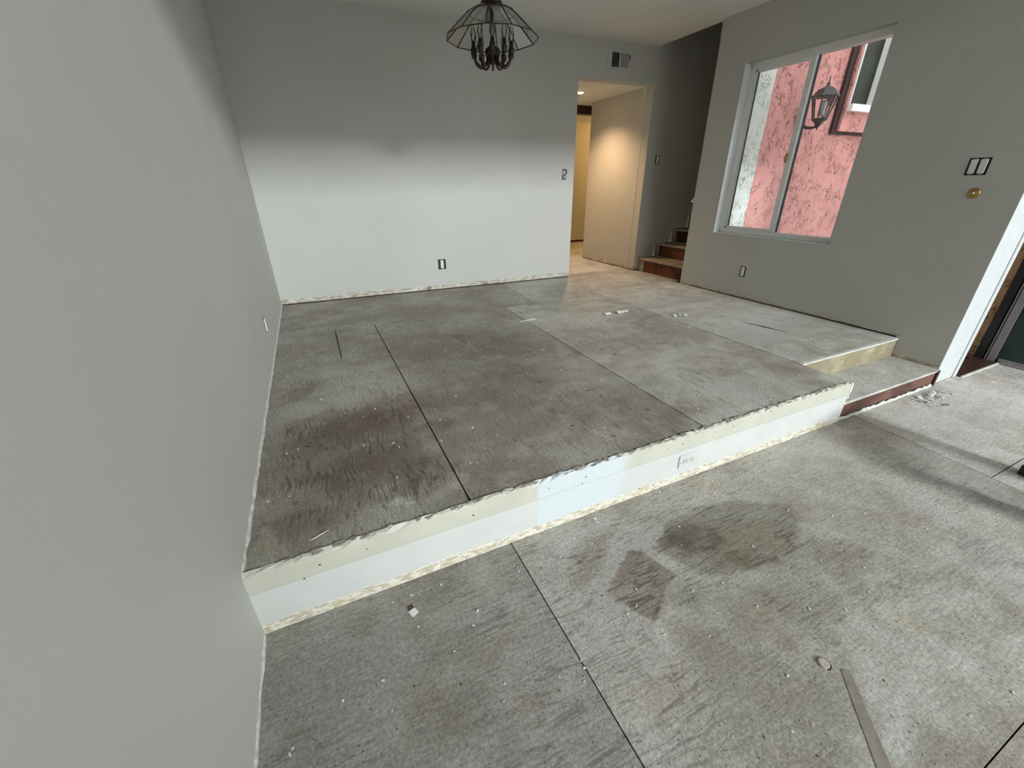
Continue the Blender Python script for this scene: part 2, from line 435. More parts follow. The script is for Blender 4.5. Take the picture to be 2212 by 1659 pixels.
fl_up = G().box((0, 0.002, -0.10), (3.118, 0.34, -0.02)).box((0, 0.316, -0.10), (4.6, 3.55, -0.02)).box((3.2, 3.4, -0.10), (7.2, 7.2, -0.02)).build('floor_upper', M_sub, kind='structure')
_ns = [0]
def sheet(parent, poly, top, which, th=0.0175):
    """one plywood sheet; its material holds only the stains that fall on it"""
    _ns[0] += 1
    xs, ys = [p[0] for p in poly], [p[1] for p in poly]
    def on(k):
        if k[0] == 'p':
            px, py = [q[0] for q in k[1][0]], [q[1] for q in k[1][0]]
            return min(xs) < max(px) + 0.05 and max(xs) > min(px) - 0.05 and min(ys) < max(py) + 0.05 and max(ys) > min(py) - 0.05
        x, y, rx, ry = k[1][:4]
        r = max(rx, ry) * 1.3 + 0.13
        return min(xs) - r < x < max(xs) + r and min(ys) - r < y < max(ys) + r
    if which == 'up':
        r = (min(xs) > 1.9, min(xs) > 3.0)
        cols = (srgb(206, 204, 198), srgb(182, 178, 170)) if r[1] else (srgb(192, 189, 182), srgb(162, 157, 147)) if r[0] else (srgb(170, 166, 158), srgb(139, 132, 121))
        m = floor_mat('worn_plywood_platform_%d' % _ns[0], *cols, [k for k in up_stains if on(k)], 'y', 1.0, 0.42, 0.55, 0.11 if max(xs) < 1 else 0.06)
    else:
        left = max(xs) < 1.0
        foy = min(xs) > 3.1  # foyer sheets get paler bases that paint in the doorway light
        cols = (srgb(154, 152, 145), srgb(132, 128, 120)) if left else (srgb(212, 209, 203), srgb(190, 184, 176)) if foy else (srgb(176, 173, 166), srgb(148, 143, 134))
        m = floor_mat('worn_plywood_lower_%d' % _ns[0], *cols, [k for k in lo_stains_daylight if on(k)], 'x', 2.0, 0.30 if left else 0.38, 0.5)
    return G().prism(poly, top - th, top).build('plywood_sheet', m, parent)
Y0 = 0.004
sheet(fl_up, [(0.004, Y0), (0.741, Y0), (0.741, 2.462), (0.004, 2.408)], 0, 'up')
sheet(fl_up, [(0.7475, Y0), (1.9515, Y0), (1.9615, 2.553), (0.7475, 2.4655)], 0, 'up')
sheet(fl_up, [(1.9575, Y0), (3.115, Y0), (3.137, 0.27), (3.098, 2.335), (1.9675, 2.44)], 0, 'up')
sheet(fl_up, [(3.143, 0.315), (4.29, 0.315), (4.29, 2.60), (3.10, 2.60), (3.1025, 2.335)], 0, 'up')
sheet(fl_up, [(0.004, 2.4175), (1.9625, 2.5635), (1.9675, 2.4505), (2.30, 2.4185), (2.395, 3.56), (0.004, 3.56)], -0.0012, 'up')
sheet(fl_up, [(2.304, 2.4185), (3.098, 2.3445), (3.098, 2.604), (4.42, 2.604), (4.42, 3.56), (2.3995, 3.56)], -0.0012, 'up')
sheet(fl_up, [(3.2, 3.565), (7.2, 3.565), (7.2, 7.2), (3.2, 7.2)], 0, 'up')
# short saw kerf near the left wall
G().prism([(0.423, 1.73), (0.429, 1.73), (0.432, 2.40), (0.422, 2.40)], -0.004, 0.0012).build('saw_kerf', M_sub, fl_up)

fl_lo = G().box((-0.1, -5.2, ZL - 0.12), (6.3, 0.35, ZL - 0.02)).build('floor_lower', M_sub, kind='structure')
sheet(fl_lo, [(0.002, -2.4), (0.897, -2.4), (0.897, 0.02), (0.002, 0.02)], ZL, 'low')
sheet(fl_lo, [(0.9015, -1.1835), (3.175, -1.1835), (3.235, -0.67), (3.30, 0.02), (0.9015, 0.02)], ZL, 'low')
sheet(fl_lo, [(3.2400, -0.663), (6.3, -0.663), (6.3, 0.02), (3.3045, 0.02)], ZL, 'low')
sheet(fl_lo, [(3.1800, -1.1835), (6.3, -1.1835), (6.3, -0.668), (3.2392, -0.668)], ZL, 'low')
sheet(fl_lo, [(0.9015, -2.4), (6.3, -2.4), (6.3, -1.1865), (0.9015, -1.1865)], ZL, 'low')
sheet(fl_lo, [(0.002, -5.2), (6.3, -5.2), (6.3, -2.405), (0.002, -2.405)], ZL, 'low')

# ------------------------------------------------------------------ walls and ceilings
CZ = 2.45
# left wall, with the tall living room behind the camera
wl = G()
wl.box((-0.12, -5.2, ZL), (0, 3.62, CZ + 0.1)).box((-0.12, -5.2, CZ), (0, -0.1, 4.7))
wall_left = wl.build('wall_left', M_wall, kind='structure')

def ragged_bead(name, p0, p1, w, h, step, mat, parent, axis, seed, z):
    """crumbly strip of old caulk and drywall paper left along a wall foot"""
    r = random.Random(seed)
    g = G(); n = max(2, int(abs(p1 - p0) / step))
    vs, fs = [], []
    for i in range(n + 1):
        t = p0 + (p1 - p0) * i / n
        ww, hh = w * r.uniform(0.45, 1.25), h * r.uniform(0.5, 1.3)
        for (a, b) in ((0, 0), (ww, 0), (ww * 0.7, hh * 0.7), (0.0, hh)):
            vs.append((a, t, z + b) if axis == 'y' else (t, -a, z + b))
    for i in range(n):
        for k in range(4):
            k2 = (k + 1) % 4
            fs.append((4 * i + k, 4 * i + k2, 4 * i + 4 + k2, 4 * i + 4 + k))
    fs += [(0, 1, 2, 3), tuple(4 * n + k for k in (3, 2, 1, 0))]
    g.add(vs, fs)
    return g.build(name, mat, parent)
M_caulk = plain('old_caulk', (0.62, 0.62, 0.57), 0.7, mottle=0.2, scale=40)
ragged_bead('caulk_strip', 0.0, 3.5, 0.007, 0.014, 0.03, M_caulk, wall_left, 'y', 3, 0.0)
ragged_bead('caulk_strip', -2.4, -0.02, 0.006, 0.012, 0.04, M_caulk, wall_left, 'y', 5, ZL)

# back wall (slightly out of square), opening to the hall, header, stair side wall
MB = Matrix.Translation((0, 3.515, 0)) @ Matrix.Rotation(math.atan(-0.03), 4, 'Z')
OPL, OPR, OPZ = 3.312, 4.327, 2.10
wb = G(MB)
wb.box((-0.1, 0, 0.011), (OPL, 0.13, CZ + 0.2)).box((OPL, 0, OPZ), (OPR, 0.13, 5.0)).box((OPR, 0, 0.008), (8.6, 0.13, 5.0))
wall_back = wb.build('wall_back', M_wall_back, kind='structure')
G(MB).box((-0.1, 0.012, -0.01), (OPL - 0.004, 0.12, 0.0115)).box((OPR + 0.002, 0.012, -0.01), (8.6, 0.12, 0.009)).build('sill_plate', M_gap, wall_back)

# hall beyond the opening
wh = G().box((4.3250, 3.503, 0.010), (4.47, 4.62, OPZ)).build('wall_hall', M_wall_hall, kind='structure')
G().box((4.336, 3.51, -0.01), (4.46, 4.61, 0.011)).build('sill_plate', M_gap, wh)
G().box((3.15, 3.56, 0), (3.25, 7.1, OPZ)).box((3.15, 6.42, 0), (7.2, 6.55, OPZ)).box((7.1, 3.7, 0), (7.2, 6.5, OPZ)).box((4.47, 4.52, 0), (7.2, 4.62, OPZ)).build('wall_far_hall', M_wall, kind='structure')
G().box((3.25, 6.405, 0), (7.1, 6.42, 0.035)).build('baseboard_hall', M_wooddark, kind='structure')
G().box((3.15, 3.555, OPZ), (7.2, 7.2, OPZ + 0.1)).build('ceiling_hall', M_ceiling, kind='structure')
G().box((3.25, 4.86, 1.995), (7.1, 4.98, OPZ)).build('trim_1', M_wooddark, kind='structure')

# window wall, its end return by the front door
ux = Vector((0.006, -1.0, 0)).normalized()
MR = Matrix(((ux.x, 1, 0, 4.280), (ux.y, 0.006, 0, 2.48), (0, 0, 1, 0), (0, 0, 0, 1)))   # local x along the wall (towards the door), local y outwards
WS0, WS1, WZ0, WZ1, WD = 0.326, 1.490, 0.597, 2.050, 0.15
WE = 2.4685
wr = G(MR)
wr.box((0, 0, 0.010), (WS0, WD, CZ + 0.2)).box((WS1, 0, 0.010), (2.16, WD, CZ + 0.2)).box((2.16, 0, ZL), (WE, WD, CZ + 0.2))
wr.box((WS0, 0, 0.010), (WS1, WD, WZ0)).box((WS0, 0, WZ1), (WS1, WD, CZ + 0.2))
wall_right = wr.build('wall_right', M_wall_right, kind='structure')
G(MR).box((0.002, 0.012, -0.01), (2.16, 0.12, 0.0105)).build('sill_plate', M_gap, wall_right)

# stairwell: near side wall along y = 2.48 and its dark upper part
G().box((4.29, 2.36, 0), (8.6, 2.495, 2.3)).build('wall_stair', M_wall, kind='structure')
G().box((4.285, 2.36, 2.3), (8.6, 2.495, 5.0)).box((8.5, 2.4, 0), (8.6, 3.5, 5.0)).box((4.285, 2.495, CZ + 0.02), (4.335, 3.5, 5.0)).build('wall_stair_upper', M_wall, kind='structure')

ce = G().box((-0.12, -0.1, CZ), (4.33, 3.60, CZ + 0.25)).box((-0.12, -0.22, 2.20), (6.3, -0.1, 4.7)).box((4.29, -0.1, CZ), (6.3, 0.15, CZ + 0.25))
ceiling = ce.build('ceiling', M_ceiling, kind='structure')
G().box((-0.12, -5.3, 4.7), (6.3, -0.1, 4.85)).box((4.2, 2.3, 5.0), (8.6, 3.6, 5.1)).build('ceiling_high', M_ceiling, kind='structure')

# living room behind the camera: rear wall with high window and patio door, side wall
rw = G()
X0, X1, HZ0, HZ1 = 1.6, 5.9, -0.15, 3.9
rw.box((-0.12, -5.12, ZL), (X0, -5.0, 4.7)).box((X1, -5.12, ZL), (6.3, -5.0, 4.7)).box((X0, -5.12, ZL), (X1, -5.0, HZ0)).box((X0, -5.12, HZ1), (X1, -5.0, 4.7))
rw.build('wall_rear', M_wall, kind='structure')
G().box((6.2, -5.1, ZL), (6.3, -4.4, 4.7)).box((6.2, -1.25, ZL), (6.3, 0.02, 4.7)).box((6.2, -4.4, ZL), (6.3, -1.25, 0.1)).box((6.2, -4.4, 2.2), (6.3, -1.25, 4.7)).build('wall_foyer', M_wall, kind='structure')
fr = G()
for a, b, c, d in ((-4.4, -4.35, 0.1, 2.2), (-1.30, -1.25, 0.1, 2.2), (-4.4, -1.25, 0.1, 0.15), (-4.4, -1.25, 2.15, 2.2), (-2.86, -2.80, 0.1, 2.2)):
    fr.box((6.22, a, c), (6.28, b, d))
fr.build('window_4', M_vinyl, kind='structure')
fr = G()
for a, b, c, d in ((X0, X0 + 0.05, HZ0, HZ1), (X1 - 0.05, X1, HZ0, HZ1), (X0, X1, HZ0, HZ0 + 0.05), (X0, X1, HZ1 - 0.05, HZ1)):
    fr.box((a, -5.08, c), (b, -5.02, d))
fr.build('window_3', M_vinyl, kind='structure')

# front-door wall in the plane y = 0: white boarded end, opening, and wall beyond
PX0, PX1, DX1 = 4.2975, 4.632, 5.23
M_casing = plain('white_casing_paint', (0.60, 0.62, 0.62), 0.45, mottle=0.03)
CY0 = 0.010
cas = G().box((PX0, CY0, ZL + 0.002), (PX1, 0.14, CZ)).build('trim_2', M_casing, bevel=0.003, kind='structure')
G().box((PX1 - 0.060, CY0 - 0.010, ZL + 0.002), (PX1 - 0.012, CY0, CZ)).build('casing_bead', M_casing, cas, bevel=0.003)
G().prism([(4.262, -0.006), (4.282, -0.008), (4.300, 0.004), (4.293, 0.009), (4.264, 0.004)], ZL + 0.001, -0.15).build('split_edge', M_wooddark, cas)
G().box((PX1, 0.0, 1.80), (DX1, 0.13, CZ)).box((DX1 + 0.05, 0.0, ZL), (6.3, 0.13, CZ)).build('wall_front_door', M_wall, kind='structure')
door = G().box((DX1, 0.072, ZL + 0.01), (DX1 + 0.045, 0.125, 1.80)).build('door_1', M_black, kind='structure')
M_green = plain('dark_green_door_paint', (0.018, 0.04, 0.036), 0.35)
M_jamb = plain('grey_jamb_paint', (0.24, 0.23, 0.23), 0.5)
G().box((DX1 - 0.004, 0.052, ZL + 0.012), (DX1 + 0.04, 0.062, 1.80)).build('weather_strip', M_jamb, door)
G().box((DX1 - 0.01, 0.0, ZL + 0.012), (DX1 + 0.04, 0.045, 1.80)).build('jamb', M_jamb, door)
G().box((DX1, -0.90, ZL + 0.015), (DX1 + 0.045, -0.006, 1.78)).build('door_leaf', M_green, door, bevel=0.003)
G().box((DX1 - 0.008, -0.88, ZL + 0.02), (DX1, -0.02, ZL + 0.045)).build('door_sweep', M_jamb, door)
G().box((PX1, -0.022, ZL), (DX1 + 0.05, 0.125, ZL + 0.012)).build('threshold', M_wooddark, door)
G().box((PX1, -0.034, ZL), (DX1 + 0.0, -0.022, ZL + 0.010)).build('threshold_edge', M_caulk, door)

# ------------------------------------------------------------------ platform front: stripped drywall face
def riser_mat():
    t = NT('painted_drywall_step_face')
    z = t.sep(t.pos)[2]; x = t.sep(t.pos)[0]
    n = t.noise(5, 3, 0.6)
    jag = t.noise(11, 4, 0.75)
    white = t.mix(t.ss(n, 0.3, 0.7), (0.60, 0.605, 0.575), (0.64, 0.645, 0.615))
    cream = t.mix(t.ss(n, 0.3, 0.7), (0.53, 0.525, 0.44), (0.585, 0.575, 0.485))
    patch = t.math('MULTIPLY', t.ss(t.math('ADD', x, t.math('MULTIPLY', jag, 0.03)), 1.030, 1.050), t.ss(x, 1.50, 1.40))
    crm = t.math('MULTIPLY', t.ss(t.math('ADD', z, t.math('MULTIPLY', jag, 0.006)), -0.080, -0.072), t.math('SUBTRACT', 1.0, patch))
    c = t.mix(crm, white, cream)
    c = t.mix(t.math('MULTIPLY', patch, 0.8), c, (0.62, 0.68, 0.71))
    # faint joint line and nail specks along the colour change
    line = t.ss(t.math('ABSOLUTE', t.math('ADD', z, 0.079)), 0.0022, 0.0008)
    c = t.mix(t.math('MULTIPLY', line, 0.35), c, (0.25, 0.23, 0.18))
    zz = t.ss(t.math('ABSOLUTE', t.math('ADD', z, 0.066)), 0.028, 0.012)
    sp = t.math('MULTIPLY', t.ss(t.noise(75, 1, 0.4), 0.735, 0.765), zz)
    c = t.mix(sp, c, (0.09, 0.075, 0.04))
    # torn strip at the foot
    top = t.math('ADD', ZL + 0.045, t.math('MULTIPLY', t.math('SUBTRACT', jag, 0.5), 0.035))
    m = t.ss(t.math('SUBTRACT', top, z), -0.002, 0.003)
    m = t.math('MULTIPLY', m, t.ss(t.noise(1.7, 2, 0.5), 0.33, 0.42, 0.45, 1.0))
    n1 = t.noise(38, 4, 0.7, t.mapping(t.pos, rot=(0, 0.6, 0), scale=(1, 1, 2.2)))
    tc = t.mix(t.ss(n1, 0.40, 0.58), srgb(188, 178, 154), srgb(230, 225, 210))
    tc = t.mix(t.ss(t.noise(3.4, 2), 0.60, 0.70), tc, srgb(196, 164, 110))
    c = t.mix(m, c, tc)
    h = t.math('ADD', t.math('MULTIPLY', t.noise(70, 2), 0.3), t.math('MULTIPLY', m, t.math('MULTIPLY', n1, 2.5)))
    return t.fin(c, 0.5, t.bump(h, 0.35, 0.006), 0, 0.35)
M_riser = riser_mat()
RX1 = 3.122
g = G()
r_ = random.Random(21)
nseg = 110
top, front = [], []
vs, fs = [], []
for i in range(nseg + 1):
    x = RX1 * i / nseg
    zt = 0.003 + r_.uniform(-0.012, 0.004)
    vs += [(x, -0.014, ZL + 0.001), (x, -0.014, zt - 0.004), (x, -0.0135 + r_.uniform(0, 0.006), zt), (x, 0.002, 0.004 + r_.uniform(-0.003, 0.005)), (x, 0.002, ZL + 0.001)]
for i in range(nseg):
    for k in range(5):
        k2 = (k + 1) % 5
        fs.append((5 * i + k, 5 * i + k2, 5 * i + 5 + k2, 5 * i + 5 + k))
fs += [(4, 3, 2, 1, 0), tuple(5 * nseg + k for k in range(5))]
g.add(vs, fs)
wall_step = g.build('wall_platform', M_riser, kind='structure')
M_flake = plain('grey_gypsum_paper', (0.34, 0.32, 0.27), 0.8, mottle=0.3, scale=60)
# crumbly gypsum along the torn top edge
r_ = random.Random(22)
for i in range(80):
    x = r_.uniform(0.05, 3.08)
    l = r_.uniform(0.012, 0.05)
    a, b = r_.uniform(-0.013, -0.004), r_.uniform(0.004, 0.010)
    pts = [(x, a), (x + l * 0.4, a + r_.uniform(-0.004, 0.002)), (x + l, a + r_.uniform(0, 0.006)), (x + l * 0.8, b), (x + l * 0.3, b + r_.uniform(-0.003, 0.004)), (x - 0.005, b - 0.004)]
    G().prism(pts, 0.0005, r_.uniform(0.003, 0.008)).build('torn_paper_flake', (M_caulk, M_flake, M_flake)[i % 3], wall_step)
# loose torn edge at the right end of the face
G().add([(RX1, -0.016, 0.004), (RX1 + 0.012, -0.018, 0.0), (RX1 + 0.016, -0.018, -0.05), (RX1 + 0.006, -0.017, -0.075), (RX1 + 0.014, -0.018, -0.095), (RX1, -0.016, -0.11),
         (RX1, -0.006, 0.004), (RX1 + 0.010, -0.006, 0.0), (RX1 + 0.013, -0.006, -0.05), (RX1 + 0.004, -0.006, -0.075), (RX1 + 0.010, -0.006, -0.095), (RX1, -0.006, -0.11)],
        [(0, 1, 2, 3, 4, 5), (11, 10, 9, 8, 7, 6)] + [(i, (i + 1) % 6, 6 + (i + 1) % 6, 6 + i) for i in range(6)]).build('torn_edge', M_debris, wall_step)
# nail holes in the face
r_ = random.Random(24)
M_hole = plain('nail_hole', (0.10, 0.085, 0.05), 0.8)
for px in ((0.157, -0.082), (0.211, -0.045), (0.359, -0.044), (0.745, -0.050), (1.070, -0.040), (1.250, -0.043), (1.706, -0.039), (1.797, -0.038), (2.007, -0.029), (2.134, -0.031), (2.407, -0.011), (1.563, -0.219)):
    rr = r_.uniform(0.003, 0.005)
    G().lathe([(rr, -0.0008), (rr * 0.7, 0.0005)], 8, Matrix.Translation((px[0], -0.0142, px[1])) @ Matrix.Rotation(PI / 2, 4, 'X')).build('nail_hole', M_hole, wall_step)

# ------------------------------------------------------------------ entry step beside the platform
def brown_riser(name, c1, c2, c3, sc=9):
    t = NT(name)
    n1 = t.noise(sc, 5, 0.75, t.mapping(t.pos, scale=(1, 1, 2)))
    n2 = t.noise(3.5, 3, 0.6)
    c = t.mix(t.ss(n2, 0.4, 0.62), c1, c2)
    c = t.mix(t.ss(n1, 0.60, 0.72), c, c3)
    return t.fin(c, 0.6, t.bump(n1, 0.3, 0.006), 0, 0.3)
M_brown = brown_riser('red_brown_board', srgb(84, 58, 49), srgb(112, 80, 68), srgb(172, 134, 118), 22)
M_tan = brown_riser('bare_tan_board', srgb(146, 134, 110), srgb(166, 156, 132), srgb(200, 190, 164), 16)
M_stair_r = brown_riser('stair_riser_board', srgb(64, 34, 22), srgb(104, 60, 36), srgb(158, 110, 78), 14)
M_tread = floor_mat('worn_tread', srgb(202, 201, 194), srgb(174, 171, 163), [], 'x', 4.0, 0.15)
M_stair_t = plain('stair_tread_ply', srgb(150, 140, 122), 0.7, mottle=0.15, scale=9)
M_skirt = plain('grey_riser_end', srgb(142, 140, 124), 0.7, mottle=0.2, scale=20)
TZ = -0.145
st = thing('entry_step', (3.7, 0.15, ZL), label='low plywood entry step with red brown riser beside the white platform face', category='step')
G().box((3.124, 0.0, TZ - 0.018), (4.290, 0.312, TZ)).build('tread', M_tread, st, bevel=0.002)
G().box((3.124, 0.006, ZL + 0.016), (4.290, 0.026, TZ - 0.018)).build('riser', M_brown, st)
ragged_bead('toe_strip', 3.135, 4.25, 0.010, 0.016, 0.03, M_caulk, st, 'x', 9, ZL)
G().box((3.143, 0.300, TZ), (4.289, 0.314, -0.006)).build('back_riser', M_tan, st, label='pale tan bare upper riser')
G().box((3.143, 0.294, -0.012), (4.289, 0.3155, -0.0005)).build('nosing', M_caulk, st)

# ------------------------------------------------------------------ staircase
sc_ = thing('staircase', (4.9, 2.95, 0), label='carpet-stripped staircase with dark stained risers rising behind the window wall', category='staircase')
RH, TD = 0.174, 0.262
for i in range(9):
    x = 4.385 + i * TD
    z = i * RH
    zb = z if i else 0.002
    ye = 3.515 - 0.03 * (x + TD) - 0.005                      # the side wall runs slightly out of square
    G().box((x, 2.497, zb), (x + 0.02, ye, z + RH - 0.026)).build('riser', M_stair_r, sc_)
    G().box((x - 0.003, ye - (0.085 if i else 0.12), zb), (x + 0.01, ye - 0.0005, z + RH - 0.027)).build('riser_end', M_skirt, sc_)
    G().box((x - 0.022, 2.497, z + RH - 0.026), (x + TD, ye, z + RH)).build('tread', M_stair_t, sc_, bevel=0.004)
hr = thing('handrail', (4.30, 2.50, 0.87), label='white handrail end poking past the window wall corner by the stairs', category='handrail')
G().prism([(0.0, -0.034), (0.05, -0.034), (0.40, 0.22), (0.40, 0.27), (0.045, 0.02), (0.0, -0.026)], -0.026, 0.026,
          Matrix.Translation((4.305, 2.523, 0.915)) @ Matrix.Rotation(PI / 2, 4, 'X')).build('rail', M_trim, hr, bevel=0.004)
G().box((4.50, 2.494, 1.00), (4.54, 2.51, 1.04)).build('bracket', M_trim, hr)

# ------------------------------------------------------------------ side window
wn = thing('window_1', (4.36, 1.57, WZ0), kind='structure')
A0, A1, Z0, Z1 = WS0, WS1, WZ0, WZ1
D0, D1 = 0.075, 0.155
g = G(MR)
g.box((A0, D0, Z0), (A0 + 0.045, D1, Z1)).box((A1 - 0.045, D0, Z0), (A1, D1, Z1)).box((A0, D0, Z0), (A1, D1, Z0 + 0.045)).box((A0, D0, Z1 - 0.05), (A1, D1, Z1))
g.build('frame', M_vinyl, wn, bevel=0.003)
mid = (A0 + A1) / 2 - 0.01
g = G(MR)   # sliding sash nearest the stairs
g.box((A0 + 0.045, D0 + 0.02, Z0 + 0.045), (A0 + 0.075, D0 + 0.05, Z1 - 0.05)).box((mid - 0.022, D0 + 0.015, Z0 + 0.045), (mid + 0.022, D0 + 0.05, Z1 - 0.05))
g.box((A0 + 0.045, D0 + 0.02, Z0 + 0.045), (mid, D0 + 0.05, Z0 + 0.07)).box((A0 + 0.045, D0 + 0.02, Z1 - 0.075), (mid, D0 + 0.05, Z1 - 0.05))
sash = g.build('sash', M_vinyl, wn, bevel=0.002)
M_gasket = plain('dark_gasket', (0.05, 0.055, 0.075), 0.6)
G(MR).box((A0 + 0.0755, D0 + 0.028, Z0 + 0.07), (A0 + 0.080, D0 + 0.045, Z1 - 0.075)).build('gasket', M_gasket, sash)
G(MR).box((A0 + 0.078, D0 + 0.034, Z0 + 0.068), (mid - 0.02, D0 + 0.038, Z1 - 0.073)).build('pane', M_glass, wn)
G(MR).box((mid + 0.018, D0 + 0.062, Z0 + 0.043), (A1 - 0.043, D0 + 0.066, Z1 - 0.048)).build('pane', M_glass, wn)
G(MR).box((mid + 0.022, D0 + 0.05, Z0 + 0.045), (mid + 0.029, D0 + 0.068, Z1 - 0.05)).build('gasket', M_gasket, wn)
G().lathe([(0.0, -0.012), (0.02, -0.010), (0.026, 0.0), (0.02, 0.010), (0.0, 0.012)], 12,
          MR @ Matrix.Translation((mid - 0.024, D0 + 0.012, 1.265)) @ Matrix.Rotation(PI / 2, 4, 'Y') @ Matrix.Diagonal((1.6, 0.45, 1, 1))).build('latch', M_brass, wn, smooth=True, label='small oval bronze latch on the meeting stile')
G(MR).box((A0, 0.0, Z0 - 0.004), (A1, D0, Z0 + 0.004)).build('sill', M_trim, wn)
G(MR).box((A0 - 0.004, 0.0, Z0), (A0 + 0.004, D0, Z1)).build('reveal', M_trim, wn)

# ------------------------------------------------------------------ courtyard outside the window
M_pink = stucco('pink_stucco', srgb(200, 143, 136), srgb(104, 60, 58))
M_white_st = stucco('pale_grey_stucco', srgb(206, 212, 204), srgb(120, 124, 118))
M_tan_st = stucco('tan_stucco', srgb(186, 150, 112), srgb(96, 68, 44))
EY = 2.35
we = G().box((4.43, EY, -0.6), (9.5, EY + 0.012, 3.5)).build('wall_courtyard', M_pink, kind='structure')
G().box((4.43, EY - 0.02, -0.6), (4.955, EY, 3.5)).build('pale_pilaster', M_white_st, we, label='pale grey stucco strip')
M_panel_shade = plain('painted_panel_shade', (0.030, 0.010, 0.010), 0.8)  # dark maroon that stands in for shade along the raised panel
G().box((6.17, EY - 0.06, 1.60), (9.5, EY, 3.4)).build('raised_panel', M_pink, we)
G().box((6.085, EY - 0.030, 1.572), (6.17, EY, 3.4)).box((6.17, EY - 0.030, 1.572), (9.5, EY, 1.60)).build('panel_shade', M_panel_shade, we)  # dark strips paint the panel's shaded side and underside
w2 = thing('window_2', (6.7, EY, 1.9), kind='structure')
M_white_frame = plain('white_frame_paint', (0.88, 0.89, 0.88), 0.5, mottle=0.0)  # plain white frame paint, not emissive
G().box((6.20, EY - 0.115, 1.795), (7.2, EY - 0.06, 1.862)).box((6.20, EY - 0.075, 1.862), (6.212, EY - 0.06, 3.0)).box((6.525, EY - 0.15, 1.862), (6.70, EY - 0.06, 3.0)).build('frame', M_white_frame, w2)
M_dkglass = plain('dark_green_pane', (0.022, 0.028, 0.018), 0.6, mottle=0.3, scale=4, spec=0.2)
G().box((6.212, EY - 0.068, 1.862), (6.545, EY - 0.062, 3.0)).build('pane', M_dkglass, w2)
M_ground = plain('pale_concrete', (0.55, 0.53, 0.50), 0.9)
G().box((4.43, 0.13, -0.55), (12, EY, -0.32)).box((-8, -20, -0.75), (18, -5.2, -0.6)).box((6.3, -5.2, -0.75), (18, 0.1, -0.6)).build('ground_courtyard', M_ground, kind='structure')
G().box((5.29, 0.13, -0.32), (5.41, 1.3, 0.74)).build('wall_entry', M_tan_st, kind='structure')

# wall lantern
ln = thing('wall_lantern', (5.51, EY, 1.62), label='dark metal hexagonal wall lantern on the pink stucco seen through the window', category='lantern')
LX, LY = 5.51, EY - 0.22
def hexr(prof, mat, name, smooth=False):
    return G().lathe(prof, 6, Matrix.Translation((LX, LY, 0)), a0=0.35).build(name, mat, ln, smooth=smooth)
hexr([(0.132, 1.862), (0.138, 1.866), (0.132, 1.876), (0.118, 1.884), (0.085, 1.926), (0.050, 1.946), (0.040, 1.949), (0.018, 1.962), (0.010, 1.972)], M_iron, 'roof')
hexr([(0.010, 1.970), (0.016, 1.978), (0.018, 1.982), (0.007, 1.986), (0.004, 2.03), (0.0, 2.035)], M_iron, 'finial')
hexr([(0.0, 1.560), (0.006, 1.575), (0.012, 1.60), (0.024, 1.605), (0.042, 1.640), (0.075, 1.662), (0.082, 1.668), (0.070, 1.676)], M_iron, 'base_cup')
for k in range(6):
    a = 0.35 + k * PI / 3
    c_, s_ = math.cos(a), math.sin(a)
    G().tube([(LX + 0.068 * c_, LY + 0.068 * s_, 1.672), (LX + 0.118 * c_, LY + 0.118 * s_, 1.866)], 0.006, 6).build('rib', M_iron, ln)
    a2 = a + PI / 3
    b0, b1 = 0.067, 0.116
    q = [(LX + b0 * c_, LY + b0 * s_, 1.674), (LX + b0 * math.cos(a2), LY + b0 * math.sin(a2), 1.674), (LX + b1 * math.cos(a2), LY + b1 * math.sin(a2), 1.864), (LX + b1 * c_, LY + b1 * s_, 1.864)]
    G().add(q, [(0, 1, 2, 3)]).build('pane', M_glass, ln)
M_lampin = plain('ribbed_lamp_sleeve', (0.55, 0.56, 0.54), 0.25, mottle=0.1, scale=60)
G().lathe([(0.03, 1.70)] + [(0.034 if k % 2 else 0.028, 1.71 + 0.012 * k) for k in range(10)] + [(0.01, 1.835)], 14, Matrix.Translation((LX, LY, 0))).build('lamp_sleeve', M_lampin, ln, smooth=True)
arm = [(LX, EY, 1.66), (LX, EY - 0.05, 1.625), (LX, EY - 0.11, 1.600), (LX, EY - 0.17, 1.596), (LX, LY, 1.606)]
G().tube(arm, [0.022, 0.018, 0.014, 0.012, 0.011], 8).build('arm', M_iron, ln, smooth=True)
G().lathe([(0.062, 0.0), (0.062, 0.012), (0.045, 0.022), (0.02, 0.026)], 20, Matrix.Translation((LX, EY, 1.68)) @ Matrix.Rotation(PI / 2, 4, 'X') @ Matrix.Diagonal((1, 1.7, 1, 1))).build('wall_plate', M_iron, ln, smooth=True)

